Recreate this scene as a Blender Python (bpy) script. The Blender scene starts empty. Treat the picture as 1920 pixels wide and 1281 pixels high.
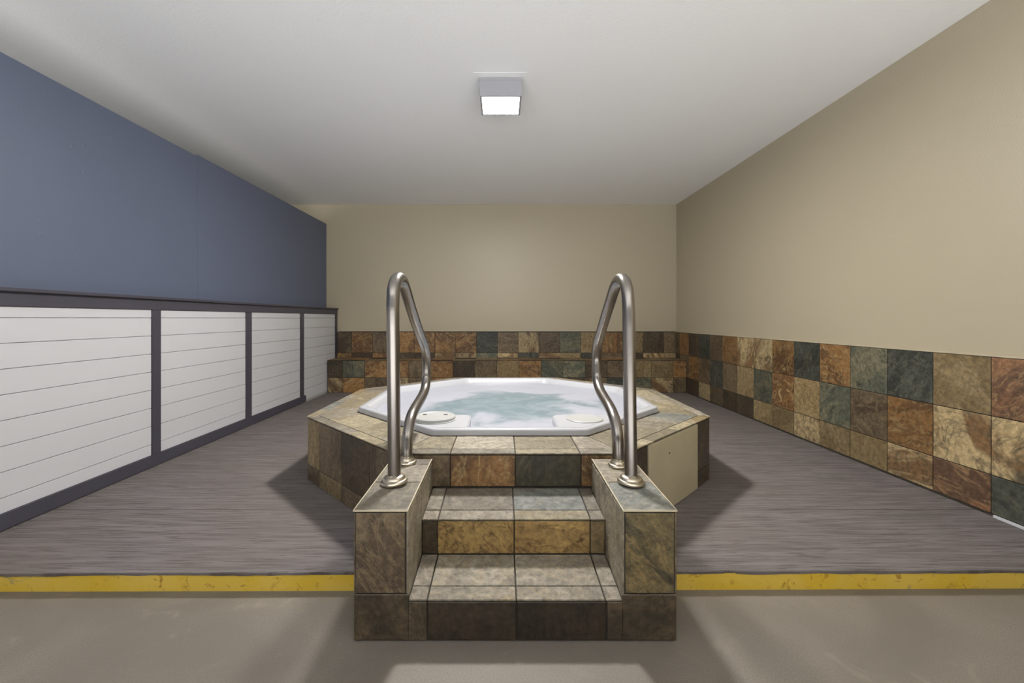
import bpy, bmesh, math, random
from mathutils import Vector, Matrix, noise
random.seed(7)
C = bpy.context.scene.collection
SC = bpy.context.scene

# ------------------------------------------------------------------ camera
E = 1.119                       # eye height above the lower concrete floor (z = 0)
cam = bpy.data.cameras.new('camera'); camo = bpy.data.objects.new('camera', cam); C.objects.link(camo)
camo.location = (0, 0, E); camo.rotation_euler = (math.pi/2, 0, 0)
cam.sensor_width = 36; cam.lens = 813/1920*36
cam.shift_x = 19/1920; cam.shift_y = -43.5/1920
cam.clip_start = 0.02
SC.camera = camo

# ------------------------------------------------------------------ world: light of the pool hall behind the camera, plus added up-light for the ceiling
w = bpy.data.worlds.new('world'); SC.world = w; w.use_nodes = True
bg = w.node_tree.nodes['Background']
WORLD_STRENGTH = 0.9
bg.inputs[1].default_value = WORLD_STRENGTH
wn = w.node_tree.nodes; wl = w.node_tree.links
tc = wn.new('ShaderNodeTexCoord'); sp = wn.new('ShaderNodeSeparateXYZ'); cr = wn.new('ShaderNodeValToRGB'); mr = wn.new('ShaderNodeMapRange')
wl.new(tc.outputs['Generated'], sp.inputs[0]); wl.new(sp.outputs['Z'], mr.inputs['Value'])
mr.inputs['From Min'].default_value = -1; mr.inputs['From Max'].default_value = 1
wl.new(mr.outputs[0], cr.inputs[0]); wl.new(cr.outputs[0], bg.inputs[0])
cr.color_ramp.elements[0].position = 0.43; cr.color_ramp.elements[0].color = (6.3, 6.4, 6.5, 1)  # strong glow from below the horizon is added to brighten the ceiling
cr.color_ramp.elements[1].position = 0.60; cr.color_ramp.elements[1].color = (0.04, 0.036, 0.03, 1)
for p_, v_ in ((0.475, 0.8), (0.505, 0.75), (0.52, 0.06)):
    e_ = cr.color_ramp.elements.new(p_); e_.color = (v_, v_*.96, v_*.9, 1)
LAMP_STRENGTH = 480.0
SC.view_settings.view_transform = 'Standard'; SC.view_settings.look = 'None'
SC.view_settings.gamma = 1; SC.view_settings.use_curve_mapping = False
SC.view_settings.exposure = 0.0

# ------------------------------------------------------------------ helpers
def lin(c):
    return tuple((v/255/12.92 if v/255 <= .04045 else ((v/255+.055)/1.055)**2.4) for v in c) + (1,)

def mat(name, col, rough=.5, metal=0, bump=0, bscale=50, var=0, vscale=3, spec=.5, detail=4):
    m = bpy.data.materials.new(name); m.use_nodes = True
    n = m.node_tree.nodes; l = m.node_tree.links; b = n['Principled BSDF']
    b.inputs['Base Color'].default_value = lin(col); b.inputs['Roughness'].default_value = rough
    b.inputs['Metallic'].default_value = metal; b.inputs['Specular IOR Level'].default_value = spec
    tc = n.new('ShaderNodeTexCoord')
    if var:
        nz = n.new('ShaderNodeTexNoise'); nz.inputs['Scale'].default_value = vscale; nz.inputs['Detail'].default_value = 6
        l.new(tc.outputs['Object'], nz.inputs['Vector'])
        mx = n.new('ShaderNodeMix'); mx.data_type = 'RGBA'
        mx.inputs[6].default_value = lin([v*(1-var) for v in col]); mx.inputs[7].default_value = lin([min(255, v*(1+var)) for v in col])
        l.new(nz.outputs[0], mx.inputs[0]); l.new(mx.outputs[2], b.inputs['Base Color'])
    if bump:
        nz2 = n.new('ShaderNodeTexNoise'); nz2.inputs['Scale'].default_value = bscale; nz2.inputs['Detail'].default_value = detail
        l.new(tc.outputs['Object'], nz2.inputs['Vector'])
        bp = n.new('ShaderNodeBump'); bp.inputs['Strength'].default_value = bump; bp.inputs['Distance'].default_value = .01
        l.new(nz2.outputs[0], bp.inputs['Height']); l.new(bp.outputs[0], b.inputs['Normal'])
    return m

def obj(name, bm, m, parent=None, smooth=False):
    me = bpy.data.meshes.new(name)
    bmesh.ops.recalc_face_normals(bm, faces=bm.faces[:])
    if smooth:
        for f in bm.faces: f.smooth = True
    bm.to_mesh(me); bm.free()
    o = bpy.data.objects.new(name, me); C.objects.link(o)
    if m: me.materials.append(m)
    if parent:
        o.parent = parent; o.location = -Vector(parent.location)
    return o
def tag(o, label, cat, group=None, kind=None):
    o['label'] = label; o['category'] = cat
    if group: o['group'] = group
    if kind: o['kind'] = kind
    return o
def thing(name, label, cat, loc=(0, 0, 0), group=None):
    o = bpy.data.objects.new(name, None); C.objects.link(o); o.location = loc
    return tag(o, label, cat, group)
def struct(o, label=None):
    o['kind'] = 'structure'
    if label: o['label'] = label
    return o
def box(bm, x0, x1, y0, y1, z0, z1, bev=0):
    vs = [bm.verts.new(p) for p in ((x0,y0,z0),(x1,y0,z0),(x1,y1,z0),(x0,y1,z0),(x0,y0,z1),(x1,y0,z1),(x1,y1,z1),(x0,y1,z1))]
    fs = [bm.faces.new([vs[i] for i in q]) for q in ((3,2,1,0),(4,5,6,7),(0,1,5,4),(1,2,6,5),(2,3,7,6),(3,0,4,7))]
    if bev:
        es = list({e for f in fs for e in f.edges})
        bmesh.ops.bevel(bm, geom=es, offset=bev, segments=2, affect='EDGES')
def boxo(name, d, m, parent=None, bev=0):
    bm = bmesh.new(); box(bm, *d, bev=bev); return obj(name, bm, m, parent)
def prism(bm, pts, z0, z1):
    """vertical prism from a plan outline (may be concave)"""
    a = [bm.verts.new((x, y, z0)) for x, y in pts]; b = [bm.verts.new((x, y, z1)) for x, y in pts]
    bm.faces.new(a[::-1]); bm.faces.new(b)
    for i in range(len(pts)):
        j = (i+1) % len(pts); bm.faces.new((a[i], a[j], b[j], b[i]))

# ---- tiles.  A field of tiles lies in a plane (origin O, unit axes U, V); every tile is a chamfered slab
def clip(poly, region):
    """clip convex polygon by convex CCW region"""
    out = poly
    for i in range(len(region)):
        a = region[i]; b = region[(i+1) % len(region)]
        ex, ey = b[0]-a[0], b[1]-a[1]
        inp = out; out = []
        if not inp: break
        sd = lambda p: ex*(p[1]-a[1]) - ey*(p[0]-a[0])
        for k in range(len(inp)):
            p, q = inp[k], inp[(k+1) % len(inp)]
            sp_, sq = sd(p), sd(q)
            if sp_ >= 0: out.append(p)
            if sp_*sq < 0:
                t = sp_/(sp_-sq); out.append((p[0]+t*(q[0]-p[0]), p[1]+t*(q[1]-p[1])))
    r = []
    for p in out:
        if not r or math.hypot(p[0]-r[-1][0], p[1]-r[-1][1]) > 1e-5: r.append(p)
    if len(r) > 1 and math.hypot(r[0][0]-r[-1][0], r[0][1]-r[-1][1]) < 1e-5: r.pop()
    return r
def area(p): return .5*sum(p[i][0]*p[(i+1) % len(p)][1]-p[(i+1) % len(p)][0]*p[i][1] for i in range(len(p)))
def inset(p, d):
    """inset convex CCW polygon by d"""
    big = p
    for i in range(len(p)):
        a, b = p[i], p[(i+1) % len(p)]; L = math.hypot(b[0]-a[0], b[1]-a[1])
        if L < 1e-6: continue
        nx, ny = -(b[1]-a[1])/L, (b[0]-a[0])/L
        ex, ey = (b[0]-a[0])/L, (b[1]-a[1])/L
        A = (a[0]+nx*d, a[1]+ny*d); 
        big = clip(big, [(A[0]-ex*9, A[1]-ey*9), (A[0]+ex*9, A[1]+ey*9), (A[0]+nx*9+ex*9, A[1]+ny*9+ey*9), (A[0]+nx*9-ex*9, A[1]+ny*9-ey*9)])
        if len(big) < 3: return []
    return big

# slate palettes: (ground, second tone, vein tone, share of second tone)
PAL = {
 'O': ((140,104,64), (106,78,52), (166,142,98), .5),
 'R': ((124,90,66), (94,72,56), (150,120,86), .5),
 'T': ((144,125,92), (126,108,76), (116,96,66), .4),
 'P': ((142,123,88), (134,114,80), (126,106,74), .3),
 'C': ((174,153,114), (122,94,64), (88,80,64), .45),
 'D': ((57,59,54), (76,78,70), (98,96,80), .3),
 'G': ((92,94,80), (120,115,92), (64,66,57), .5),
 'B': ((108,93,72), (88,74,58), (128,110,82), .5),
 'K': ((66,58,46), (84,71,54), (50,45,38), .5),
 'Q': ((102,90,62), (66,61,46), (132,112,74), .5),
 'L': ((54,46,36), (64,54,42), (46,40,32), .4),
 'Z': ((60,56,44), (74,68,52), (96,88,66), .3),
 'Y': ((158,130,80), (138,112,70), (78,54,36), .35),
 'W': ((140,131,116), (122,113,99), (112,103,86), .4),
 'V': ((140,131,115), (120,112,98), (138,124,98), .4),
 'S': ((126,126,118), (110,111,105), (136,128,112), .4),
 'N': ((147,135,110), (128,116,93), (124,118,100), .4),
}
class Tiles:
    def __init__(s):
        s.bm = bmesh.new()
        s.A = s.bm.loops.layers.float_color.new('ground'); s.B = s.bm.loops.layers.float_color.new('second')
        s.Cc = s.bm.loops.layers.float_color.new('vein'); s.F = s.bm.loops.layers.float_color.new('shift')
    def slab(s, poly, O, U, V, kind, th=.006, grout=.0025, bev=.0018, seed=None):
        if area(poly) < 0: poly = poly[::-1]
        p0 = inset(poly, grout); 
        if len(p0) < 3: return
        p1 = inset(p0, bev)
        if len(p1) != len(p0): p1 = p0
        N = U.cross(V)
        rs = random if seed is None else random.Random(seed)
        jit = rs.uniform(-.0004, .0006)
        P = lambda q, h: s.bm.verts.new(O + U*q[0] + V*q[1] + N*h)
        b = [P(q, 0) for q in p0]; m = [P(q, th-bev+jit) for q in p0]; t = [P(q, th+jit) for q in p1]
        fs = [s.bm.faces.new(t)]
        n = len(b)
        for i in range(n):
            j = (i+1) % n
            fs.append(s.bm.faces.new((b[i], b[j], m[j], m[i]))); fs.append(s.bm.faces.new((m[i], m[j], t[j], t[i])))
        g, h, v, sh = PAL[kind]
        r = rs.uniform(.88, 1.12); ca, cb, cc = [lin([x*r for x in c]) for c in (g, h, v)]
        fo = (rs.uniform(0, 30), rs.uniform(0, 30), rs.uniform(0, 30), 1)
        for f in fs:
            for l in f.loops:
                l[s.A] = ca; l[s.B] = cb; l[s.Cc] = cc; l[s.F] = fo
    def field(s, O, U, V, region, us, vs, kinds, **k):
        """kinds: function (i, j) -> palette letter"""
        O, U, V = Vector(O), Vector(U).normalized(), Vector(V).normalized()
        if area(region) < 0: region = region[::-1]
        for i in range(len(us)-1):
            for j in range(len(vs)-1):
                p = clip([(us[i], vs[j]), (us[i+1], vs[j]), (us[i+1], vs[j+1]), (us[i], vs[j+1])], region)
                if len(p) >= 3 and abs(area(p)) > 2e-5: s.slab(p, O, U, V, kinds(i, j), **k)
    def make(s, name, m, parent=None): 
        me = bpy.data.meshes.new(name); s.bm.to_mesh(me); s.bm.free()
        o = bpy.data.objects.new(name, me); C.objects.link(o); me.materials.append(m)
        if parent: o.parent = parent; o.location = -Vector(parent.location)
        return o

def slate(name, rough=.42, relief=.35, rscale=26, cracks=0.0):
    m = bpy.data.materials.new(name); m.use_nodes = True
    n = m.node_tree.nodes; l = m.node_tree.links; b = n['Principled BSDF']
    def at(a):
        q = n.new('ShaderNodeAttribute'); q.attribute_name = a; return q
    A, B, V, S = at('ground'), at('second'), at('vein'), at('shift')
    tc = n.new('ShaderNodeTexCoord'); ad = n.new('ShaderNodeVectorMath'); ad.operation = 'ADD'
    l.new(tc.outputs['Object'], ad.inputs[0]); l.new(S.outputs['Vector'], ad.inputs[1])
    vr = n.new('ShaderNodeVectorRotate'); vr.rotation_type = 'EULER_XYZ'
    l.new(ad.outputs[0], vr.inputs['Vector']); l.new(S.outputs['Vector'], vr.inputs['Rotation'])
    st = n.new('ShaderNodeVectorMath'); st.operation = 'MULTIPLY'; st.inputs[1].default_value = (.8, 1, 2.8)
    l.new(vr.outputs[0], st.inputs[0])
    def nz(scale, det, dist, rgh=.55, src=st):
        q = n.new('ShaderNodeTexNoise'); q.inputs['Scale'].default_value = scale; q.inputs['Detail'].default_value = det
        q.inputs['Distortion'].default_value = dist; q.inputs['Roughness'].default_value = rgh; l.new(src.outputs[0], q.inputs['Vector']); return q
    def ramp(src, a, c):
        q = n.new('ShaderNodeMapRange'); q.inputs['From Min'].default_value = a; q.inputs['From Max'].default_value = c
        q.interpolation_type = 'SMOOTHSTEP'; l.new(src, q.inputs['Value']); return q
    def mix(f, a, c, typ='MIX'):
        q = n.new('ShaderNodeMix'); q.data_type = 'RGBA'; q.blend_type = typ
        if isinstance(f, float): q.inputs[0].default_value = f
        else: l.new(f, q.inputs[0])
        l.new(a, q.inputs[6]); l.new(c, q.inputs[7]) if not isinstance(c, tuple) else setattr(q.inputs[7], 'default_value', c)
        return q
    n1 = nz(2.3, 8, 1.1, .6); n2 = nz(3.0, 8, 1.9, .58); n3 = nz(38, 6, .3, .7, vr); n4 = nz(5, 7, 2.0, .6)
    f1 = ramp(n1.outputs[0], .44, .56); c1 = mix(f1.outputs[0], A.outputs['Color'], B.outputs['Color'])
    # thin contour veins: |n2 - .5| small
    sb = n.new('ShaderNodeMath'); sb.operation = 'SUBTRACT'; sb.inputs[1].default_value = .52; l.new(n2.outputs[0], sb.inputs[0])
    ab = n.new('ShaderNodeMath'); ab.operation = 'ABSOLUTE'; l.new(sb.outputs[0], ab.inputs[0])
    f2 = ramp(ab.outputs[0], .03, .0); f2m = n.new('ShaderNodeMath'); f2m.operation = 'MULTIPLY'; f2m.inputs[1].default_value = .6; l.new(f2.outputs[0], f2m.inputs[0]); c2 = mix(f2m.outputs[0], c1.outputs[2], V.outputs['Color'])
    f4 = ramp(n4.outputs[0], .55, .72); c3 = mix(f4.outputs[0], c2.outputs[2], V.outputs['Color'])
    sg = ramp(n3.outputs[0], .3, .72)
    g = n.new('ShaderNodeMix'); g.data_type = 'RGBA'; g.inputs[6].default_value = (.62, .62, .62, 1); g.inputs[7].default_value = (1.36, 1.36, 1.36, 1)
    l.new(sg.outputs[0], g.inputs[0])
    c4 = mix(1.0, c3.outputs[2], g.outputs[2], 'MULTIPLY')
    l.new(c4.outputs[2], b.inputs['Base Color'])
    b.inputs['Roughness'].default_value = rough
    nb = nz(rscale, 8, .8, .65, vr)
    hm = n.new('ShaderNodeMath'); hm.operation = 'ADD'; l.new(nb.outputs[0], hm.inputs[0]); l.new(n2.outputs[0], hm.inputs[1])
    bp = n.new('ShaderNodeBump'); bp.inputs['Strength'].default_value = relief; bp.inputs['Distance'].default_value = .012
    l.new(hm.outputs[0], bp.inputs['Height']); l.new(bp.outputs[0], b.inputs['Normal'])
    return m

M_wall = mat('tan_paint', (181,170,146), rough=.42, bump=.12, bscale=110, var=.015, vscale=1.2)
M_ceil = mat('ceiling_paint', (248,248,247), rough=.75, bump=.1, bscale=60, var=.012, vscale=.9)
M_blue = mat('blue_paint', (97,105,127), rough=.5, bump=.08, bscale=70, var=.03, vscale=1.5)
M_dark = mat('charcoal_paint', (72,70,80), rough=.45, bump=.1, bscale=40, var=.05)
M_white = mat('white_board_paint', (206,206,209), rough=.5, bump=.06, bscale=30, var=.02, vscale=2)
M_grout = mat('dark_grout', (62,57,50), rough=.9, bump=.3, bscale=200, var=.15, vscale=20)
M_ggrout = mat('grey_grout', (118,110,98), rough=.9, bump=.3, bscale=200, var=.15, vscale=20)
M_slate = slate('slate_wall_tile', rough=.38, relief=.25)
M_step = slate('slate_step_tile', rough=.5, relief=.7, rscale=34)
M_trim = mat('pale_edge_trim', (190,178,152), rough=.45, bump=.15, bscale=60, var=.1, vscale=12)
M_access = mat('beige_panel', (190,178,148), rough=.45, bump=.08, bscale=30, var=.07, vscale=5)
M_acryl = mat('white_acrylic', (176,176,180), rough=.22, var=.008)
M_lid = mat('white_plastic_lid', (170,169,166), rough=.35, var=.02)
M_hole = mat('dark_hole', (25,25,28), rough=.8)
M_steel = mat('brushed_steel', (146,140,134), rough=.28, metal=1, bump=.03, bscale=160)
M_cast = mat('cast_steel', (196,186,168), rough=.3, metal=1, bump=.05, bscale=120)
M_fix = mat('grey_fixture_paint', (150,150,155), rough=.4)

# ------------------------------------------------------------------ levels and plan (metres)
PLAT = .079; CEIL = E+1.688; BACK = 6.44; RX = 2.59; LX = -2.44; BLX = -2.606
CURB = 1.784
TILE_TOP = E-.203
SX0, SX1 = -.515, .607          # outer faces of the step cheeks
IX0, IX1 = -.325, .419          # inner faces
SF = 1.50                       # front face of the steps
DF = 2.03                       # front face of the octagon
OC = (.043, 3.335); AP = 1.305  # octagon centre, apothem
DECK = E-.632

# ------------------------------------------------------------------ room shell
bm = bmesh.new(); box(bm, -5.2, RX, -1.1, 6.6, -.12, 0)
floor = struct(obj('floor', bm, None), 'bare grey brown concrete floor in front of the raised platform')
m = bpy.data.materials.new('concrete'); m.use_nodes = True
n = m.node_tree.nodes; l = m.node_tree.links; b = n['Principled BSDF']; b.inputs['Roughness'].default_value = .55
tc = n.new('ShaderNodeTexCoord')
def NZ(n, l, src, sc, det=6, dist=0, rg=.5):
    q = n.new('ShaderNodeTexNoise'); q.inputs['Scale'].default_value = sc; q.inputs['Detail'].default_value = det
    q.inputs['Distortion'].default_value = dist; q.inputs['Roughness'].default_value = rg; l.new(src, q.inputs['Vector']); return q
def MX(n, l, f, a, c, typ='MIX'):
    q = n.new('ShaderNodeMix'); q.data_type = 'RGBA'; q.blend_type = typ
    for s, v in ((0, f), (6, a), (7, c)):
        if isinstance(v, (tuple, float)): q.inputs[s].default_value = v
        else: l.new(v, q.inputs[s])
    return q.outputs[2]
def MR(n, l, src, a, c):
    q = n.new('ShaderNodeMapRange'); q.inputs['From Min'].default_value = a; q.inputs['From Max'].default_value = c
    q.interpolation_type = 'SMOOTHSTEP'; l.new(src, q.inputs['Value']); return q.outputs[0]
o_ = tc.outputs['Object']
a1 = NZ(n, l, o_, 1.6, 6, .6); a2 = NZ(n, l, o_, 220, 3); a3 = NZ(n, l, o_, 34, 5); a4 = NZ(n, l, o_, 5, 7, 1.5); a5 = NZ(n, l, o_, 14, 4)
c1 = MX(n, l, MR(n, l, a1.outputs[0], .35, .68), lin((112,105,95)), lin((131,123,112)))
c2 = MX(n, l, MR(n, l, a2.outputs[0], .3, .7), c1, lin((104,97,88))); 
c3 = MX(n, l, .75, c1, c2)
c4 = MX(n, l, MR(n, l, a4.outputs[0], .58, .95), c3, lin((148,139,125)))
c5 = MX(n, l, MR(n, l, a5.outputs[0], .76, .80), c4, lin((178,170,154)))
c6 = MX(n, l, MR(n, l, a3.outputs[0], .24, .17), c5, lin((70,64,56)))
l.new(c6, b.inputs['Base Color'])
bp = n.new('ShaderNodeBump'); bp.inputs['Strength'].default_value = .35; bp.inputs['Distance'].default_value = .004
l.new(a2.outputs[0], bp.inputs['Height']); l.new(bp.outputs[0], b.inputs['Normal'])
floor.data.materials.append(m); M_conc = m

struct(boxo('ceiling', (-5.2, RX+.15, -2.6, BACK+.15, CEIL, CEIL+.12), M_ceil), 'plain off-white ceiling')
struct(boxo('wall_back', (-5.2, RX+.15, BACK, BACK+.15, 0, CEIL), M_wall), 'tan painted back wall')
struct(boxo('light_block_wall', (-5.35, -5.2, -1.6, BACK+.15, 0, CEIL), M_wall), 'unseen wall beyond the blue partition, added to block light')  # out of view, added to keep world light from the gap over the partition
struct(boxo('wall_right', (RX, RX+.15, -1.6, BACK, 0, CEIL), M_wall), 'tan painted right wall')
# blue partition, with joint and nail dimples
bm = bmesh.new()
box(bm, BLX-.09, BLX, -1.6, 3.7155, 1.20, E+1.385); box(bm, BLX-.09, BLX, 3.7175, BACK, 1.20, E+1.40)
def disc(bm, cx, cy, cz, r, h):
    """low dome on the blue wall, facing +X"""
    ring = [bm.verts.new((cx, cy+r*math.cos(a), cz+r*math.sin(a))) for a in [i*math.pi/6 for i in range(12)]]
    t = bm.verts.new((cx+h, cy, cz))
    for i in range(12): bm.faces.new((ring[i], ring[(i+1) % 12], t))
for px, py in ((135,275),(158,272),(158,323),(106,428),(76,441),(147,480),(76,412),(135,537),(337,459),(370,427),(372,556),(388,530),(450,558),(158,536)):
    y = -BLX*813/(941-px); z = E+(597-py)*y/813
    disc(bm, BLX-.0005, y, z, random.uniform(.010, .022), .0022)
struct(obj('wall_left', bm, M_blue), 'slate-blue painted upper partition standing short of the ceiling')

# white boarded half wall with charcoal frame
hw = struct(bpy.data.objects.new('wall_left_lower', None), 'white boarded half wall framed in charcoal trim'); C.objects.link(hw)
hw.location = (LX, 3.5, 0)
CAPZ = E+.152
boxo('wall_core', (LX-.26, LX-.022, -1.6, BACK, 0, CAPZ-.019), M_white, hw)
boxo('cap_board', (LX-.27, LX+.022, -1.6, 3.62, CAPZ-.019, CAPZ), M_dark, hw, .003)
boxo('cap_board', (LX-.27, LX+.020, 3.625, BACK-.001, CAPZ-.021, CAPZ-.003), M_dark, hw, .003)
boxo('top_rail', (LX-.02, LX, -1.6, BACK-.001, E+.060, CAPZ-.020), M_dark, hw, .002)
boxo('bottom_rail', (LX-.02, LX+.004, -1.6, 5.40, PLAT+.002, E-.957), M_dark, hw, .002)
posts = [(.75,.84), (1.90,1.985), (3.029,3.107), (4.141,4.236), (5.258,5.355), (6.358,6.437)]
for i, (a, c) in enumerate(posts):
    boxo('post', (LX-.02, LX-.001, a, c, (E-.957 if i < 5 else PLAT+.22), E+.060), M_dark, hw, .002)
edges = [E+.060, E+.003]
while edges[-1] > PLAT+.14: edges.append(edges[-1]-.1265)
edges.append(PLAT+.012)
prev = -1.6
for i, (a, c) in enumerate(posts):
    bm = bmesh.new()
    for k in range(len(edges)-1):
        zt, zb = edges[k]-.0012, edges[k+1]+.0012
        if zt-zb < .01: continue
        if i < 5 and zb < E-.957: zb = E-.957
        if zt <= zb: continue
        x1 = LX-.009+random.uniform(-.0008, .0008)
        box(bm, LX-.0215, x1, prev, a, zb, zt, .0016)
    obj('board_panel', bm, M_white, hw); prev = c

# raised platform with carpet
def notched(y0, y1, x0, x1, gap=0):
    return [(x0, y0), (SX0-gap, y0), (SX0-gap, DF-.002), (SX1+gap, DF-.002), (SX1+gap, y0), (x1, y0), (x1, y1), (x0, y1)]
plan = [(LX+.003, CURB-.012), (SX0-.003, CURB-.004), (SX0-.003, DF-.004), (SX1+.003, DF-.004), (SX1+.003, CURB), (RX-.012, CURB+.014), (RX-.012, BACK-.002), (LX+.003, BACK-.002)]
bm = bmesh.new(); prism(bm, plan, .0, PLAT-.010)
M_yel = bpy.data.materials.new('yellow_paint'); M_yel.use_nodes = True
n = M_yel.node_tree.nodes; l = M_yel.node_tree.links; b = n['Principled BSDF']; b.inputs['Roughness'].default_value = .45
tc = n.new('ShaderNodeTexCoord'); o_ = tc.outputs['Object']
a1 = NZ(n, l, o_, 3.5, 6, 1.2); a2 = NZ(n, l, o_, 26, 6, 1.0, .6); a3 = NZ(n, l, o_, 9, 5, 1.5)
c1 = MX(n, l, MR(n, l, a1.outputs[0], .35, .65), lin((226,188,58)), lin((230,196,86)))
c2 = MX(n, l, MR(n, l, a2.outputs[0], .56, .72), c1, lin((176,134,46)))
c3 = MX(n, l, MR(n, l, a3.outputs[0], .66, .74), c2, lin((168,150,110)))
l.new(c3, b.inputs['Base Color'])
bp = n.new('ShaderNodeBump'); bp.inputs['Strength'].default_value = .4; bp.inputs['Distance'].default_value = .004
l.new(a2.outputs[0], bp.inputs['Height']); l.new(bp.outputs[0], b.inputs['Normal'])
struct(obj('trim_1', bm, M_yel), 'platform kerb with a yellow painted front face')
# carpet: top sheet with a wavy front edge lapping the kerb
bm = bmesh.new()
def wav(x): return .006*noise.noise(Vector((x*2.3, 3, 0)))+.003*noise.noise(Vector((x*9, 7, 0)))
def side(x0, x1, y0f):
    n_ = max(2, int((x1-x0)/.03)); return [(x0+(x1-x0)*i/n_) for i in range(n_+1)]
y_at = lambda x: CURB-.012+(x-LX)*(.026/(RX-LX)) - .004
def carpet_part(x0, x1, yback):
    xs = side(x0, x1, 0); a = []; b_ = []; c_ = []; d_ = []
    for x in xs:
        yf = y_at(x)+wav(x)*.5; dz = .004+abs(wav(x+40))*1.3
        a.append(bm.verts.new((x, yback, PLAT))); b_.append(bm.verts.new((x, yf+.004, PLAT))); c_.append(bm.verts.new((x, yf, PLAT-.003))); d_.append(bm.verts.new((x, yf, PLAT-.008-dz)))
    for i in range(len(xs)-1):
        for p, q in ((a, b_), (b_, c_), (c_, d_)): bm.faces.new((p[i], q[i], q[i+1], p[i+1]))
    return a
carpet_part(LX+.004, SX0-.004, DF-.003); carpet_part(SX1+.004, RX-.013, DF-.003)
v = [bm.verts.new(p) for p in ((LX+.004, DF-.003, PLAT), (RX-.013, DF-.003, PLAT), (RX-.013, BACK-.003, PLAT), (LX+.004, BACK-.003, PLAT))]; bm.faces.new(v)
bmesh.ops.remove_doubles(bm, verts=bm.verts[:], dist=.0002)
M_car = bpy.data.materials.new('striated_carpet'); M_car.use_nodes = True
n = M_car.node_tree.nodes; l = M_car.node_tree.links; b = n['Principled BSDF']; b.inputs['Roughness'].default_value = .85; b.inputs['Specular IOR Level'].default_value = .35
tc = n.new('ShaderNodeTexCoord'); mp = n.new('ShaderNodeMapping'); mp.inputs['Scale'].default_value = (1.6, 30, 1); l.new(tc.outputs['Object'], mp.inputs[0])
mp2 = n.new('ShaderNodeMapping'); mp2.inputs['Scale'].default_value = (4, 85, 1); l.new(tc.outputs['Object'], mp2.inputs[0])
s1 = NZ(n, l, mp.outputs[0], 1.3, 5, .5, .6); s2 = NZ(n, l, mp2.outputs[0], 1.4, 4, .4, .6); s3 = NZ(n, l, tc.outputs['Object'], 420, 2); s4 = NZ(n, l, tc.outputs['Object'], 1.1, 4)
c1 = MX(n, l, MR(n, l, s1.outputs[0], .32, .66), lin((100,94,94)), lin((132,125,125)))
c2 = MX(n, l, MR(n, l, s2.outputs[0], .36, .50), lin((82,75,74)), c1)
c3 = MX(n, l, MR(n, l, s3.outputs[0], .35, .68), c2, lin((128,120,112)))
c3b = MX(n, l, .45, c2, c3)
c4 = MX(n, l, MR(n, l, s4.outputs[0], .4, .7), c3b, lin((118,106,94)))
c4b = MX(n, l, .35, c3b, c4)
# joint between two carpet widths at y = 2.35
sx = n.new('ShaderNodeSeparateXYZ'); l.new(tc.outputs['Object'], sx.inputs[0])
wv = NZ(n, l, tc.outputs['Object'], 1.2, 2)
def MA(op, a, c):
    q = n.new('ShaderNodeMath'); q.operation = op
    for i, v_ in enumerate((a, c)):
        if isinstance(v_, float): q.inputs[i].default_value = v_
        else: l.new(v_, q.inputs[i])
    return q.outputs[0]
yy = MA('ADD', sx.outputs['Y'], MA('MULTIPLY', wv.outputs[0], .03))
jf = MR(n, l, MA('ABSOLUTE', MA('SUBTRACT', yy, 2.372), 0.0), .0035, .001)
jm = MR(n, l, MA('ABSOLUTE', sx.outputs['X'], 0.0), 1.15, 1.4)
c5 = MX(n, l, MA('MULTIPLY', jf, jm), c4b, lin((50,44,40)))
l.new(c5, b.inputs['Base Color'])
bp = n.new('ShaderNodeBump'); bp.inputs['Strength'].default_value = .9; bp.inputs['Distance'].default_value = .007
hh = MA('ADD', MA('MULTIPLY', s2.outputs[0], 1.6), MA('MULTIPLY', s3.outputs[0], .5)); l.new(hh, bp.inputs['Height']); l.new(bp.outputs[0], b.inputs['Normal'])
tag(obj('carpet', bm, M_car), 'grey striated carpet covering the raised platform around the tub', 'carpet')

# ------------------------------------------------------------------ slate wainscots
pitch = .308
# right wall: U = -Y, V = Z (normal towards -X)
cols = ['TCD', 'RCO', 'RCD', 'TCR', 'DOC', 'GBP', 'OGT', 'DPC', 'OOT', 'CGT', 'CTK', 'OBK', 'BDB', 'DBC', 'KOK', 'OBK', 'BKB', 'KBK']
ys = [2.283-.308*2+.308*i for i in range(-4, 17)]
T = Tiles()
zs = [PLAT+.012, E-.825, E-.514, TILE_TOP]
yend = BACK-.012
us = [-y for y in ys][::-1]
kindcol = lambda i, j: (cols[max(0, min(len(cols)-1, (len(us)-2-i)-4))][2-j])
# columns: index 2 spans y 2.283-.308 .. 2.283
cols = ['BTK', 'RCD', 'TCR', 'DOC', 'GBP', 'OGT', 'DPC', 'OOT', 'CGT', 'CTK', 'OBK', 'BDB', 'DBC', 'KOK', 'OBK', 'BKB', 'KBK', 'BKB']
def rk(i, j):
    ymid = -(us[i]+us[i+1])/2; c = int(math.floor((ymid-(2.283-.308))/.308))+1
    return cols[max(0, min(len(cols)-1, c))][2-j]
T.field((RX-.009, 0, 0), (0, -1, 0), (0, 0, 1), [(-yend, zs[0]), (-.4, zs[0]), (-.4, zs[-1]), (-yend, zs[-1])], us, zs, rk)
t2 = struct(T.make('trim_2', M_slate), 'slate tile wainscot along the right wall')
def child(o, p): o.parent = p; return o
child(boxo('grout_bed', (RX-.010, RX-.0005, .4, BACK-.001, PLAT+.004, TILE_TOP), M_grout), t2)
child(boxo('edge_trim', (RX-.018, RX-.0005, .4, BACK-.018, TILE_TOP+.0005, TILE_TOP+.012), M_trim, bev=.002), t2)
struct(boxo('baseboard_right', (RX-.028, RX-.017, .5, 2.262, PLAT+.001, PLAT+.013), M_white), 'white strip showing under the nearest wall tiles')
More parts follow.
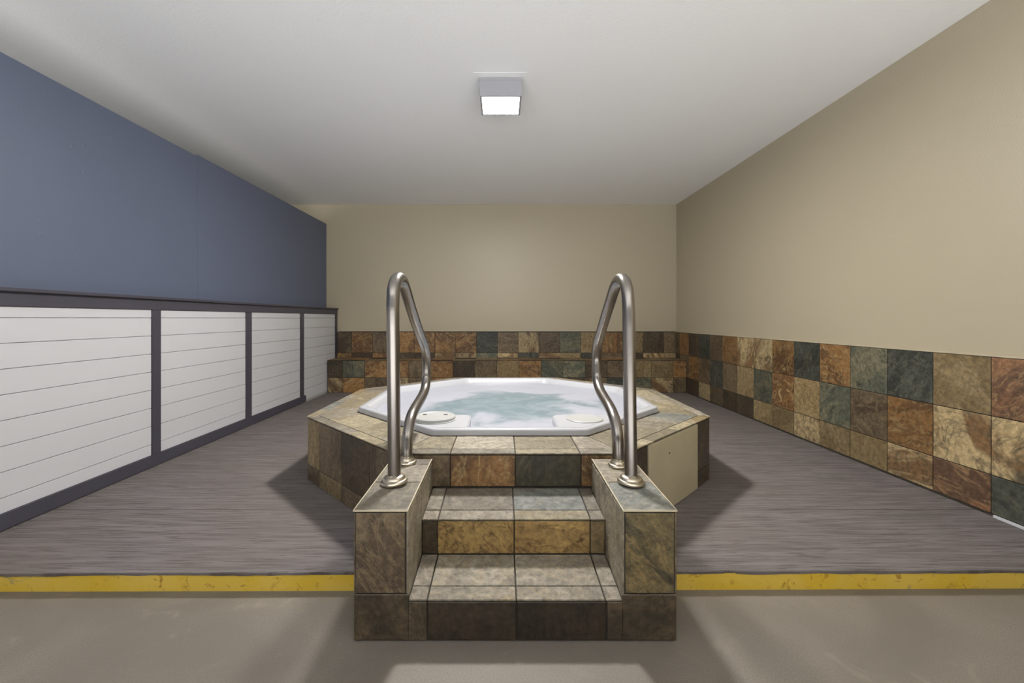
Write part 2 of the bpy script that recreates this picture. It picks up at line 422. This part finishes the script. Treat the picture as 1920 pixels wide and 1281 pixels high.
# back wall: normal -Y : U = X, V = Z
xs0 = [-.067+.3085*i for i in range(-8, 10)]
row1 = 'BOBOOOODBCBGTOTKBRBB'; row2 = 'OKOBKCCGCDCTDBKCTK'
T = Tiles()
T.field((0, BACK-.009, 0), (1, 0, 0), (0, 0, 1), [(LX, .4), (RX-.012, .4), (RX-.012, TILE_TOP), (LX, TILE_TOP)], xs0, [E-.59, E-.512, TILE_TOP],
        lambda i, j: (row1 if j else row2)[min(i, 17)])
t3 = struct(T.make('trim_3', M_slate), 'slate tile band above the bench on the back wall')
child(boxo('grout_bed', (LX+.001, RX-.011, BACK-.010, BACK-.0005, PLAT+.002, TILE_TOP), M_grout), t3)
child(boxo('edge_trim', (LX+.025, RX-.019, BACK-.017, BACK-.0005, TILE_TOP+.0005, TILE_TOP+.009), M_grout, bev=.002), t3)
# bench
BY = 6.06; BZ = E-.582
bn = thing('tiled_bench', 'low slate-tiled bench running along the back wall', 'bench', (.05, (BY+BACK)/2, PLAT))
boxo('bench_core', (LX+.006, RX-.014, BY, BACK-.012, PLAT+.001, BZ-.006), M_grout, bn)
r1 = 'OKGOOBOKBPOGGKBTTOO'; r2 = 'KCOBCBOBKBBOKBDGCBK'
T = Tiles()
xs1 = [-.069+.308*i for i in range(-9, 10)]
T.field((0, BY, 0), (1, 0, 0), (0, 0, 1), [(LX+.006, PLAT), (RX-.014, PLAT), (RX-.014, BZ-.011), (LX+.006, BZ-.011)], xs1, [PLAT-.08, E-.835+.005, BZ-.011], lambda i, j: (r1 if j else r2)[i+0])
T.make('front_tiles', M_slate, bn)
T = Tiles()
T.field((0, 0, BZ-.006), (1, 0, 0), (0, 1, 0), [(LX+.006, BY-.012), (RX-.014, BY-.012), (RX-.014, BACK-.012), (LX+.006, BACK-.012)], xs1, [BY-.012, BY+.06, BACK], lambda i, j: 'BTKO'[(i*3+j) % 4])
T.make('top_tiles', M_step, bn)

# ------------------------------------------------------------------ octagonal spa surround
sr = thing('spa_surround', 'raised octagonal slate-tiled surround holding the hot tub', 'spa surround', (OC[0], OC[1], PLAT))
half = AP*math.tan(math.pi/8)
def octo(ap):
    R = ap/math.cos(math.pi/8)
    return [(OC[0]+R*math.cos(-math.pi/2-math.pi/8+k*math.pi/4), OC[1]+R*math.sin(-math.pi/2-math.pi/8+k*math.pi/4)) for k in range(8)]   # CCW, side 0 is the front
RIM = 1.01
def ring_prism(bm, po, pi_, z0, z1):
    vo0 = [bm.verts.new((*p, z0)) for p in po]; vo1 = [bm.verts.new((*p, z1)) for p in po]
    vi0 = [bm.verts.new((*p, z0)) for p in pi_]; vi1 = [bm.verts.new((*p, z1)) for p in pi_]
    n_ = len(po)
    for i in range(n_):
        j = (i+1) % n_
        bm.faces.new((vo0[i], vo0[j], vo1[j], vo1[i])); bm.faces.new((vi0[j], vi0[i], vi1[i], vi1[j]))
        bm.faces.new((vo1[i], vo1[j], vi1[j], vi1[i])); bm.faces.new((vo0[j], vo0[i], vi0[i], vi0[j]))
bm = bmesh.new(); ring_prism(bm, octo(AP-.012), octo(RIM-.05), PLAT+.001, DECK-.006)
obj('surround_core', bm, M_grout, sr)
T = Tiles(); TS = Tiles()
O8 = octo(AP); side_len = 2*half
sidek = ['OKBO', 'BKKB', 'BTBT', 'KBOB', 'BTKB', 'TBKO', 'BKTB', 'BTBK']
for k in range(8):
    a = Vector((*O8[k], 0)); c = Vector((*O8[(k+1) % 8], 0)); U = (c-a).normalized(); L = (c-a).length
    Nin = Vector((-U.y, U.x, 0))
    # deck
    w_ = AP-RIM+.03; t8 = math.tan(math.pi/8)
    reg = [(0, 0), (L, 0), (L-w_*t8, w_), (w_*t8, w_)]
    st = (.2555) if k == 0 else .19
    us_ = [st-.305*2+.305*i for i in range(8)]
    kk = 'WNVWNSWVNTNWVN'
    reg1 = clip([(-1, 0), (3, 0), (3, .07), (-1, .07)], reg); reg2 = clip([(-1, .07), (3, .07), (3, 1), (-1, 1)], reg)
    off = 0 if k == 0 else .09
    T.field((a.x, a.y, DECK-.006), U, Nin, reg1, [u+off for u in us_], [0, .07], lambda i, j: ('WVWN' if k == 0 else kk)[(i*5+k*3) % (4 if k == 0 else 14)])
    T.field((a.x, a.y, DECK-.006), U, Nin, reg2, us_, [.07, 1], lambda i, j: ('WNWWVN' if k == 0 else kk)[(i*3+k*5+2) % (6 if k == 0 else 14)])
    # side: outward normal = -Nin ; U x Z = -Nin? (Ux,Uy,0)x(0,0,1) = (Uy,-Ux,0) = -Nin
    h0, h1 = PLAT, DECK-.010
    aa = a + Nin*.012
    if k == 0:
        reg = [(0, E-.9), (L, E-.9), (L, h1), (0, h1)]
        TS.field(aa, U, (0, 0, 1), reg, [0, .2555, .5605, .870, L], [E-.792, h1], lambda i, j: 'BOXO'[i].replace('X', 'Z'))
    elif k == 1:
        TS.field(aa, U, (0, 0, 1), [(0.01, h0), (L-.01, h0), (L-.01, h1), (0.01, h1)], [0, L-.86, L-.22, L], [h0, h0+.10, h1], lambda i, j: 'KXK'[i] if i != 1 else 'K')
    else:
        us2 = [L-.188-.308*i if k == 7 else .188+.308*i for i in range(-1, 5)]; us2 = sorted(us2+[-.2] if us2[0] > 0 else us2)
        if k == 7: us2 = [-.05, .188, .494, .82, L+.1]
        TS.field(aa, U, (0, 0, 1), [(0.01, h0), (L-.01, h0), (L-.01, h1), (0.01, h1)], us2, [h0, h0+.10, h1], lambda i, j: sidek[k][(i+j) % 4])
T.make('deck_tiles', M_step, sr); TS.make('side_tiles', M_slate, sr)
# access panel on the front right side
a = Vector((*O8[1], 0)); c = Vector((*O8[2], 0)); U = (c-a).normalized(); Nin = Vector((-U.y, U.x, 0)); L = (c-a).length
bm = bmesh.new()
P = lambda u, d, z: bm.verts.new(a+U*u+Nin*d+Vector((0, 0, z)))
u0, u1 = L-.857, L-.223; z0, z1 = PLAT+.004, DECK-.012
v = [P(u, d, z) for d in (.0125, -.001) for u, z in ((u0, z0), (u1, z0), (u1, z1), (u0, z1))]
for q in ((0,1,2,3),(4,5,6,7),(0,1,5,4),(1,2,6,5),(2,3,7,6),(3,0,4,7)): bm.faces.new([v[i] for i in q])
bmesh.ops.recalc_face_normals(bm, faces=bm.faces[:])
bmesh.ops.bevel(bm, geom=bm.edges[:], offset=.001, segments=1, affect='EDGES')
# small screw hole
ap_ = obj('access_panel', bm, M_access, sr); ap_['label'] = 'plain beige removable panel'
bm = bmesh.new(); bmesh.ops.create_cone(bm, cap_ends=True, segments=12, radius1=.005, radius2=.005, depth=.003)
sc_ = obj('screw', bm, M_hole, ap_); sc_.location = a+U*(L-.62)+Nin*(-.001)+Vector((0, 0, DECK-.10)) ; sc_.location = Vector(sc_.location)
sc_.rotation_euler = (math.pi/2, 0, math.atan2(U.y, U.x)); sc_.parent = ap_

# ------------------------------------------------------------------ steps
sp_ = thing('spa_steps', 'slate-tiled steps with side cheeks leading up to the hot tub', 'steps', ((SX0+SX1)/2, SF, 0))
t1f, t1b = E-.972, E-.955; t2f, t2b = E-.812, E-.795; R2 = 1.755; R3 = DF+.001
pf, pb = E-.665, E-.656
def wedge(bm, x0, x1, y0, y1, z0, zf, zb):
    vs = [bm.verts.new(p) for p in ((x0,y0,z0),(x1,y0,z0),(x1,y1,z0),(x0,y1,z0),(x0,y0,zf),(x1,y0,zf),(x1,y1,zb),(x0,y1,zb))]
    for q in ((3,2,1,0),(4,5,6,7),(0,1,5,4),(1,2,6,5),(2,3,7,6),(3,0,4,7)): bm.faces.new([vs[i] for i in q])
g = .006
bm = bmesh.new()
wedge(bm, IX0, IX1, SF+g, DF-.004, .001, t1f-g, t1b-g)
wedge(bm, IX0, IX1, R2+g, DF-.004, .001, t2f-g, t2b-g)
wedge(bm, SX0+g, IX0-g, SF+g, DF-.004, .001, pf-g, pb-g); wedge(bm, IX1+g, SX1-g, SF+g, DF-.004, .001, pf-g, pb-g)
obj('step_core', bm, M_grout, sp_)
F0 = .165
# front face, lower row
T = Tiles(); sx_ = [SX0, -.258, .050, .362, SX1]
reg_low = [(SX0, .002), (SX1, .002), (SX1, F0), (SX0, F0)]
def LF(x0, x1, z1, kind, seed):
    T.slab([(x0, .002), (x1, .002), (x1, z1), (x0, z1)], Vector((0, SF+g, 0)), Vector((1,0,0)), Vector((0,0,1)), kind, seed=seed)
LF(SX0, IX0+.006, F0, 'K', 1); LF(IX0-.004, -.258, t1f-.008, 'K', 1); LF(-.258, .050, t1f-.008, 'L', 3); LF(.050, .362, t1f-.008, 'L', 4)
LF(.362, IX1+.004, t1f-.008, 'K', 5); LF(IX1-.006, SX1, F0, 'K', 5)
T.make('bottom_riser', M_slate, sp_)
def riser(name, y, x0, x1, z0, z1, xs, kinds):
    T = Tiles(); T.field((0, y+g, 0), (1,0,0), (0,0,1), [(x0, z0), (x1, z0), (x1, z1), (x0, z1)], xs, [z0, z1], lambda i, j: kinds[i]); return T.make(name, M_slate, sp_)
riser('middle_riser', R2, IX0, IX1, t1b, t2f-.008, [IX0, -.262, .050, .358, IX1], 'KYYT')
def tread(name, y0, y1, zf, zb, kinds, sp2, nose):
    T = Tiles(); V = Vector((0, y1-y0, zb-zf)); L = V.length
    T.field((0, y0-nose, zf-g), (1,0,0), V, [(IX0+.001, 0), (IX1-.001, 0), (IX1-.001, L+nose), (IX0+.001, L+nose)], [IX0, -.258, .050, .358, IX1], [0, sp2, L+nose], lambda i, j: kinds[j][i])
    T.make(name, M_step, sp_)
tread('tread', SF, R2, t1f, t1b, ('WVVW', 'WVVW'), .072, .004)
tread('tread', R2, DF, t2f, t2b, ('WWNW', 'WWSW'), .075, .004)
def cheek(x0, x1, inner, kfront, ktop):
    c = thing_part = bpy.data.objects.new('cheek_wall', None)
    T = Tiles()
    ln = math.hypot(DF-SF, pb-pf)
    T.field((0, SF, pf-g), (1,0,0), (0, DF-SF, pb-pf), [(x0, 0), (x1, 0), (x1, ln-.004), (x0, ln-.004)], [x0, x1], [0, .25, .444, ln], lambda i, j: ktop[j])
    # front, above the lower row
    T.field((0, SF+g, 0), (1,0,0), (0,0,1), [(x0, F0), (x1, F0), (x1, pf-.008), (x0, pf-.008)], [x0+.007, x1-.009], [F0, pf-.008], lambda i, j: kfront)
    # sides
    for X, sgn in ((x0, -1), (x1, 1)):
        U = Vector((0, -sgn*-1, 0)) ; U = Vector((0, 1, 0)) if sgn > 0 else Vector((0, -1, 0))
        # U x Z must equal sgn * X
        ylo, yhi = SF+.004, DF-.004
        isin = abs(X-inner) < 1e-6
        f = (lambda y: y) if sgn > 0 else (lambda y: -y)
        O = Vector((X-sgn*g, 0, 0)) 
        if isin:
            cells = [(SF+.004, 1.76, t1f-.01, pf-.006), (1.76, 1.945, t2f-.01, pf-.006), (1.945, DF-.004, t2b-.01, pf-.006)]
        else:
            cells = [(SF+.004, CURB-.012, .002, F0), (SF+.004, CURB-.012, F0, pf-.008), (CURB-.012, DF-.004, PLAT+.003, F0), (CURB-.012, DF-.004, F0, pf-.006)]
        for (ya, yb, za, zb_) in cells:
            T.slab([(f(ya), za), (f(yb), za), (f(yb), zb_), (f(ya), zb_)], O, U, Vector((0,0,1)), 'V' if isin else 'B')
    o = T.make('cheek_tiles', M_step, sp_)
    # pale edge trims along the top arrises
    bm = bmesh.new()
    for X in (x0, x1):
        d = .0035
        xa, xb = (X-.0005, X+d) if X == x0 else (X-d, X+.0005)
        vs = [bm.verts.new(p) for p in ((xa,SF-.0005,pf-d),(xb,SF-.0005,pf-d),(xb,DF-.004,pb-d),(xa,DF-.004,pb-d),(xa,SF-.0005,pf+.001),(xb,SF-.0005,pf+.001),(xb,DF-.004,pb+.001),(xa,DF-.004,pb+.001))]
        for q in ((3,2,1,0),(4,5,6,7),(0,1,5,4),(1,2,6,5),(2,3,7,6),(3,0,4,7)): bm.faces.new([vs[i] for i in q])
    box(bm, x0, x1, SF-.0006, SF+.003, pf-.0045, pf+.001)
    e = obj('edge_trim', bm, M_trim, sp_); e['label'] = 'thin pale edge trim'
cheek(SX0, IX0, IX0, 'B', 'VWW'); cheek(IX1, SX1, IX1, 'Q', 'SVW')

# ------------------------------------------------------------------ hot tub shell
tub = thing('hot_tub', 'white acrylic octagonal hot tub set into the tiled surround', 'hot tub', (OC[0], OC[1], DECK))
WZ = DECK-.008                 # water level
RT = DECK+.038                 # rim top
def rocto(ap, z, r, seg=6, cx=OC[0], cy=OC[1]):
    """octagon ring with rounded corners"""
    P8 = [(x-OC[0]+cx, y-OC[1]+cy) for x, y in octo(ap)]; out = []
    for k in range(8):
        p = Vector(P8[k]); a = Vector(P8[k-1]); c = Vector(P8[(k+1) % 8])
        d1 = (a-p).normalized(); d2 = (c-p).normalized()
        tlen = r*math.tan(math.pi/8); A = p+d1*tlen; B = p+d2*tlen
        bis = (d1+d2).normalized(); cc = p+bis*(r/math.cos(math.pi/8))
        va, vb = A-cc, B-cc; ang = math.atan2(va.x*vb.y-va.y*vb.x, va.dot(vb))
        for i in range(seg+1):
            t = ang*i/seg; out.append((cc.x+va.x*math.cos(t)-va.y*math.sin(t), cc.y+va.x*math.sin(t)+va.y*math.cos(t), z))
    return out
def loft(bm, rings, cap=True):
    V = [[bm.verts.new(p) for p in r] for r in rings]
    for a, c in zip(V, V[1:]):
        for i in range(len(a)): bm.faces.new((a[i], a[(i+1) % len(a)], c[(i+1) % len(a)], c[i]))
    if cap: bm.faces.new(V[-1])
    return V
def circ(r, z, N=56):
    return [(OC[0]+r*math.cos(t), OC[1]+r*math.sin(t), z) for t in [(-math.pi/2-math.pi/8)+2*math.pi*i/N for i in range(N)]]
def blend(a, c, f): return [tuple(p[i]*(1-f)+q[i]*f for i in range(3)) for p, q in zip(a, c)]
bm = bmesh.new()
rings = [rocto(RIM-.04, DECK+.003, .05), rocto(RIM, DECK+.003, .05), rocto(RIM, RT-.012, .05), rocto(RIM-.003, RT-.004, .05), rocto(RIM-.011, RT, .05),
         rocto(RIM-.045, RT, .07), rocto(RIM-.055, RT-.003, .08), rocto(RIM-.065, RT-.012, .09), rocto(RIM-.085, WZ-.02, .14)]
rings += [blend(rocto(RIM-.16, WZ-.28, .2), circ(.86, WZ-.28), .5), blend(rocto(RIM-.5, WZ-.32, .2), circ(.55, WZ-.32), .8), blend(rocto(RIM-.55, WZ-.35, .2), circ(.48, WZ-.35), 1)]
loft(bm, rings)
sh = obj('shell', bm, M_acryl, tub, smooth=True)
mod = sh.modifiers.new('es', 'EDGE_SPLIT'); mod.split_angle = math.radians(50)
# corner pads beside the entry that carry the round covers
def pad(xin, sgn):
    bm = bmesh.new()
    # plan outline: from the front rim back to y=2.69, clipped by inner octagon
    reg = [(x, y) for x, y, z in rocto(RIM-.028, 0, .05)]
    x0, x1 = (xin, xin+1.2) if sgn > 0 else (xin-1.2, xin)
    p = clip([(x0, 2.2), (x1, 2.2), (x1, 2.67), (x0, 2.67)], reg)
    # round the inner back corner
    q = []
    for i, v_ in enumerate(p):
        if abs(v_[0]-xin) < 1e-4 and abs(v_[1]-2.67) < 1e-4:
            r = .05
            for s in range(7):
                t = s/6*math.pi/2
                cx, cy = xin+sgn*r, 2.67-r
                if sgn > 0: q.append((cx-r*math.sin(t), cy+r*math.cos(t)))
                else: q.append((cx+r*math.cos(t), cy+r*math.sin(t)))
        else: q.append(v_)
    prism(bm, q, DECK-.15, RT+.0008)
    bmesh.ops.recalc_face_normals(bm, faces=bm.faces[:])
    es = [e for e in bm.edges if all(abs(v_.co.z-(RT+.0008)) < 1e-5 for v_ in e.verts)]
    bmesh.ops.bevel(bm, geom=es, offset=.006, segments=3, affect='EDGES')
    return obj('corner_pad', bm, M_acryl, tub)
pad(-.185, -1); pad(.305, 1)
def lathe(bm, prof, cx, cy, N=40, tilt=None):
    V = []
    for r, z in prof: V.append([bm.verts.new((cx+r*math.cos(2*math.pi*i/N), cy+r*math.sin(2*math.pi*i/N), z)) for i in range(N)])
    for a, c in zip(V, V[1:]):
        for i in range(N): bm.faces.new((a[i], a[(i+1) % N], c[(i+1) % N], c[i]))
    bm.faces.new(V[-1]); bm.faces.new(V[0][::-1])
Z = RT+.001
bm = bmesh.new(); lathe(bm, [(.128, Z), (.128, Z+.004), (.122, Z+.006), (.122, Z+.018), (.118, Z+.022), (.105, Z+.023), (.102, Z+.021), (.01, Z+.022)], -.395, 2.545)
ld = obj('skimmer_lid', bm, M_lid, tub); ld['label'] = 'raised round lid with two finger holes'
for hx in (-.062, .062):
    bm = bmesh.new(); box(bm, -.395+hx-.012, -.395+hx+.012, 2.565, 2.578, Z+.0215, Z+.0235, .0008); 
    h = obj('finger_hole', bm, M_hole, ld); h.location = (0, 0, 0); 
bm = bmesh.new(); lathe(bm, [(.107, Z), (.107, Z+.004), (.104, Z+.006), (.01, Z+.006)], .487, 2.555)
ld2 = obj('skimmer_lid', bm, M_lid, tub); ld2['label'] = 'flat flush round lid'

# water: cloudy, churning, with drifting foam
bm = bmesh.new()
R_ = [rocto(RIM-.083, WZ, .13)]
for f in (.93, .85, .76, .66, .55, .43, .3, .17, .06): 
    a = rocto((RIM-.083)*f, WZ, .13*f); R_.append(a)
V = loft(bm, R_)
for v in bm.verts:
    d = math.hypot(v.co.x-OC[0], v.co.y-OC[1])
    v.co.z += .006*noise.noise(Vector((v.co.x*3, v.co.y*3, 1)))
M_wat = bpy.data.materials.new('cloudy_water'); M_wat.use_nodes = True
n = M_wat.node_tree.nodes; l = M_wat.node_tree.links; b = n['Principled BSDF']
tc = n.new('ShaderNodeTexCoord'); o_ = tc.outputs['Object']
mpw = n.new('ShaderNodeMapping'); mpw.inputs['Location'].default_value = (-.03-0.0, .0, 0); l.new(o_, mpw.inputs[0])
vl = n.new('ShaderNodeVectorMath'); vl.operation = 'LENGTH'
mpv = n.new('ShaderNodeMapping'); mpv.inputs['Location'].default_value = (-OC[0]-.02, -OC[1]+.12, -WZ); l.new(o_, mpv.inputs[0]); l.new(mpv.outputs[0], vl.inputs[0])
w1 = NZ(n, l, o_, 1.7, 4, 1.6, .45); w2 = NZ(n, l, o_, 5, 6, 1.8, .55)
dd = MA('ADD', vl.outputs['Value'], MA('MULTIPLY', MA('SUBTRACT', w1.outputs[0], .5), 1.1)); dd = MA('ADD', dd, MA('MULTIPLY', MA('SUBTRACT', w2.outputs[0], .5), .28))
foam = MR(n, l, dd, .34, .66)
teal = MX(n, l, MR(n, l, w2.outputs[0], .35, .7), lin((104,119,125)), lin((128,138,144)))
cc = MX(n, l, foam, teal, lin((160,161,170)))
l.new(cc, b.inputs['Base Color']); b.inputs['Roughness'].default_value = .35; b.inputs['IOR'].default_value = 1.33
bp = n.new('ShaderNodeBump'); bp.inputs['Strength'].default_value = .25; bp.inputs['Distance'].default_value = .02
l.new(w2.outputs[0], bp.inputs['Height']); l.new(bp.outputs[0], b.inputs['Normal'])
tag(obj('water', bm, M_wat, None, smooth=True), 'cloudy pale teal bubbling water filling the hot tub', 'water', kind='stuff')

# ------------------------------------------------------------------ handrails
def catmull(P, per=10):
    out = []
    Q = [P[0]*2-P[1]] + P + [P[-1]*2-P[-2]]
    for i in range(1, len(Q)-2):
        for s in range(per):
            t = s/per; a, b_, c_, d_ = Q[i-1], Q[i], Q[i+1], Q[i+2]
            out.append(.5*((2*b_)+(c_-a)*t+(2*a-5*b_+4*c_-d_)*t*t+(3*b_-a-3*c_+d_)*t**3))
    out.append(P[-1]); return out
def tube(bm, path, r, N=28):
    rings = []
    X = Vector((1, 0, 0))
    for i, p in enumerate(path):
        t = (path[min(i+1, len(path)-1)]-path[max(i-1, 0)]).normalized()
        a = (X-t*X.dot(t)).normalized(); c = t.cross(a)
        rings.append([bm.verts.new(p+a*r*math.cos(2*math.pi*k/N)+c*r*math.sin(2*math.pi*k/N)) for k in range(N)])
    for a, c in zip(rings, rings[1:]):
        for i in range(N): bm.faces.new((a[i], a[(i+1) % N], c[(i+1) % N], c[i]))
def handrail(label, X, prof, fb, bb):
    h = thing('handrail', label, 'handrail', (X, (fb+bb)/2, pf+.006), 'stainless handrails beside the spa steps')
    P = [Vector((X, y, E+z)) for y, z in prof]
    bm = bmesh.new(); tube(bm, catmull(P), .0253)
    obj('rail_tube', bm, M_steel, h, smooth=True)
    for y, z, R in ((fb, pf+.0095, .053), (bb, pb+.001, .042)):
        bm = bmesh.new()
        lathe(bm, [(R, 0), (R+.001, .006), (R-.002, .011), (R-.008, .013), (R-.010, .021), (R-.015, .026), (.027, .029), (.0258, .034)], 0, 0, 36)
        f = obj('flange', bm, M_cast, None, smooth=True); f.parent = h
        f.modifiers.new('es', 'EDGE_SPLIT').split_angle = math.radians(35)
        f.location = Vector((X, y, z)) - Vector(h.location); f.rotation_euler = (math.atan2(pb-pf, DF-SF), (-.09 if X < 0 else .09) if y == fb else 0, 0)
Lp = [(1.733, -.652), (1.731, -.5), (1.724, -.3), (1.716, -.1), (1.711, .0), (1.711, .06), (1.722, .115), (1.760, .153), (1.815, .168), (1.875, .160), (1.93, .130), (2.02, .069), (2.14, -.006), (2.29, -.092),
      (2.40, -.150), (2.455, -.205), (2.475, -.275), (2.470, -.345), (2.42, -.398), (2.31, -.425), (2.16, -.445), (2.05, -.470), (1.990, -.520), (1.968, -.585), (1.963, -.640)]
handrail('left stainless steel handrail, bolted to the left step cheek', -.43, Lp, 1.733, 1.963)
Rp = [(1.731, -.652), (1.737, -.5), (1.746, -.3), (1.755, -.1), (1.759, .0), (1.766, .06), (1.782, .115), (1.818, .153), (1.870, .170), (1.925, .165), (1.98, .140), (2.06, .080), (2.16, .005), (2.26, -.075),
      (2.33, -.135), (2.362, -.200), (2.363, -.265), (2.345, -.330), (2.28, -.375), (2.18, -.402), (2.06, -.428), (1.975, -.465), (1.935, -.520), (1.925, -.585), (1.923, -.640)]
handrail('right stainless steel handrail, bolted to the right step cheek', .515, Rp, 1.731, 1.923)

# ------------------------------------------------------------------ ceiling light
cl = thing('ceiling_light', 'square grey box ceiling light glowing above the hot tub', 'ceiling light', (-.008, 3.175, CEIL))
LZ = CEIL-.134
boxo('mounting_plate', (-.195, .175, 2.975, 3.37, CEIL-.0016, CEIL-.0002), M_ceil, cl)
bm = bmesh.new()
x0, x1, y0, y1 = -.158, .142, 3.03, 3.32
# tapered housing shell, open below
def rect(i, z): return [(x0+i, y0+i, z), (x1-i, y0+i, z), (x1-i, y1-i, z), (x0+i, y1-i, z)]
loft(bm, [rect(0, CEIL-.004), rect(0, CEIL-.022), rect(.002, CEIL-.023), rect(.004, LZ), rect(.018, LZ), rect(.019, LZ+.012)], cap=False)
v = bm.verts[:]; bm.faces.new([bm.verts.new(p) for p in rect(0, CEIL-.0041)])
obj('housing', bm, M_fix, cl)
M_lens = bpy.data.materials.new('lit_diffuser'); M_lens.use_nodes = True
n = M_lens.node_tree.nodes; l = M_lens.node_tree.links; n.remove(n['Principled BSDF']); em = n.new('ShaderNodeEmission'); em.inputs[1].default_value = LAMP_STRENGTH; em.inputs[0].default_value = (1, .985, .955, 1)
l.new(em.outputs[0], n['Material Output'].inputs[0])
bm = bmesh.new(); q = rect(.0185, LZ+.004); w4 = rect(.0185, LZ+.0015); loft(bm, [q, w4]); obj('diffuser', bm, M_lens, cl)
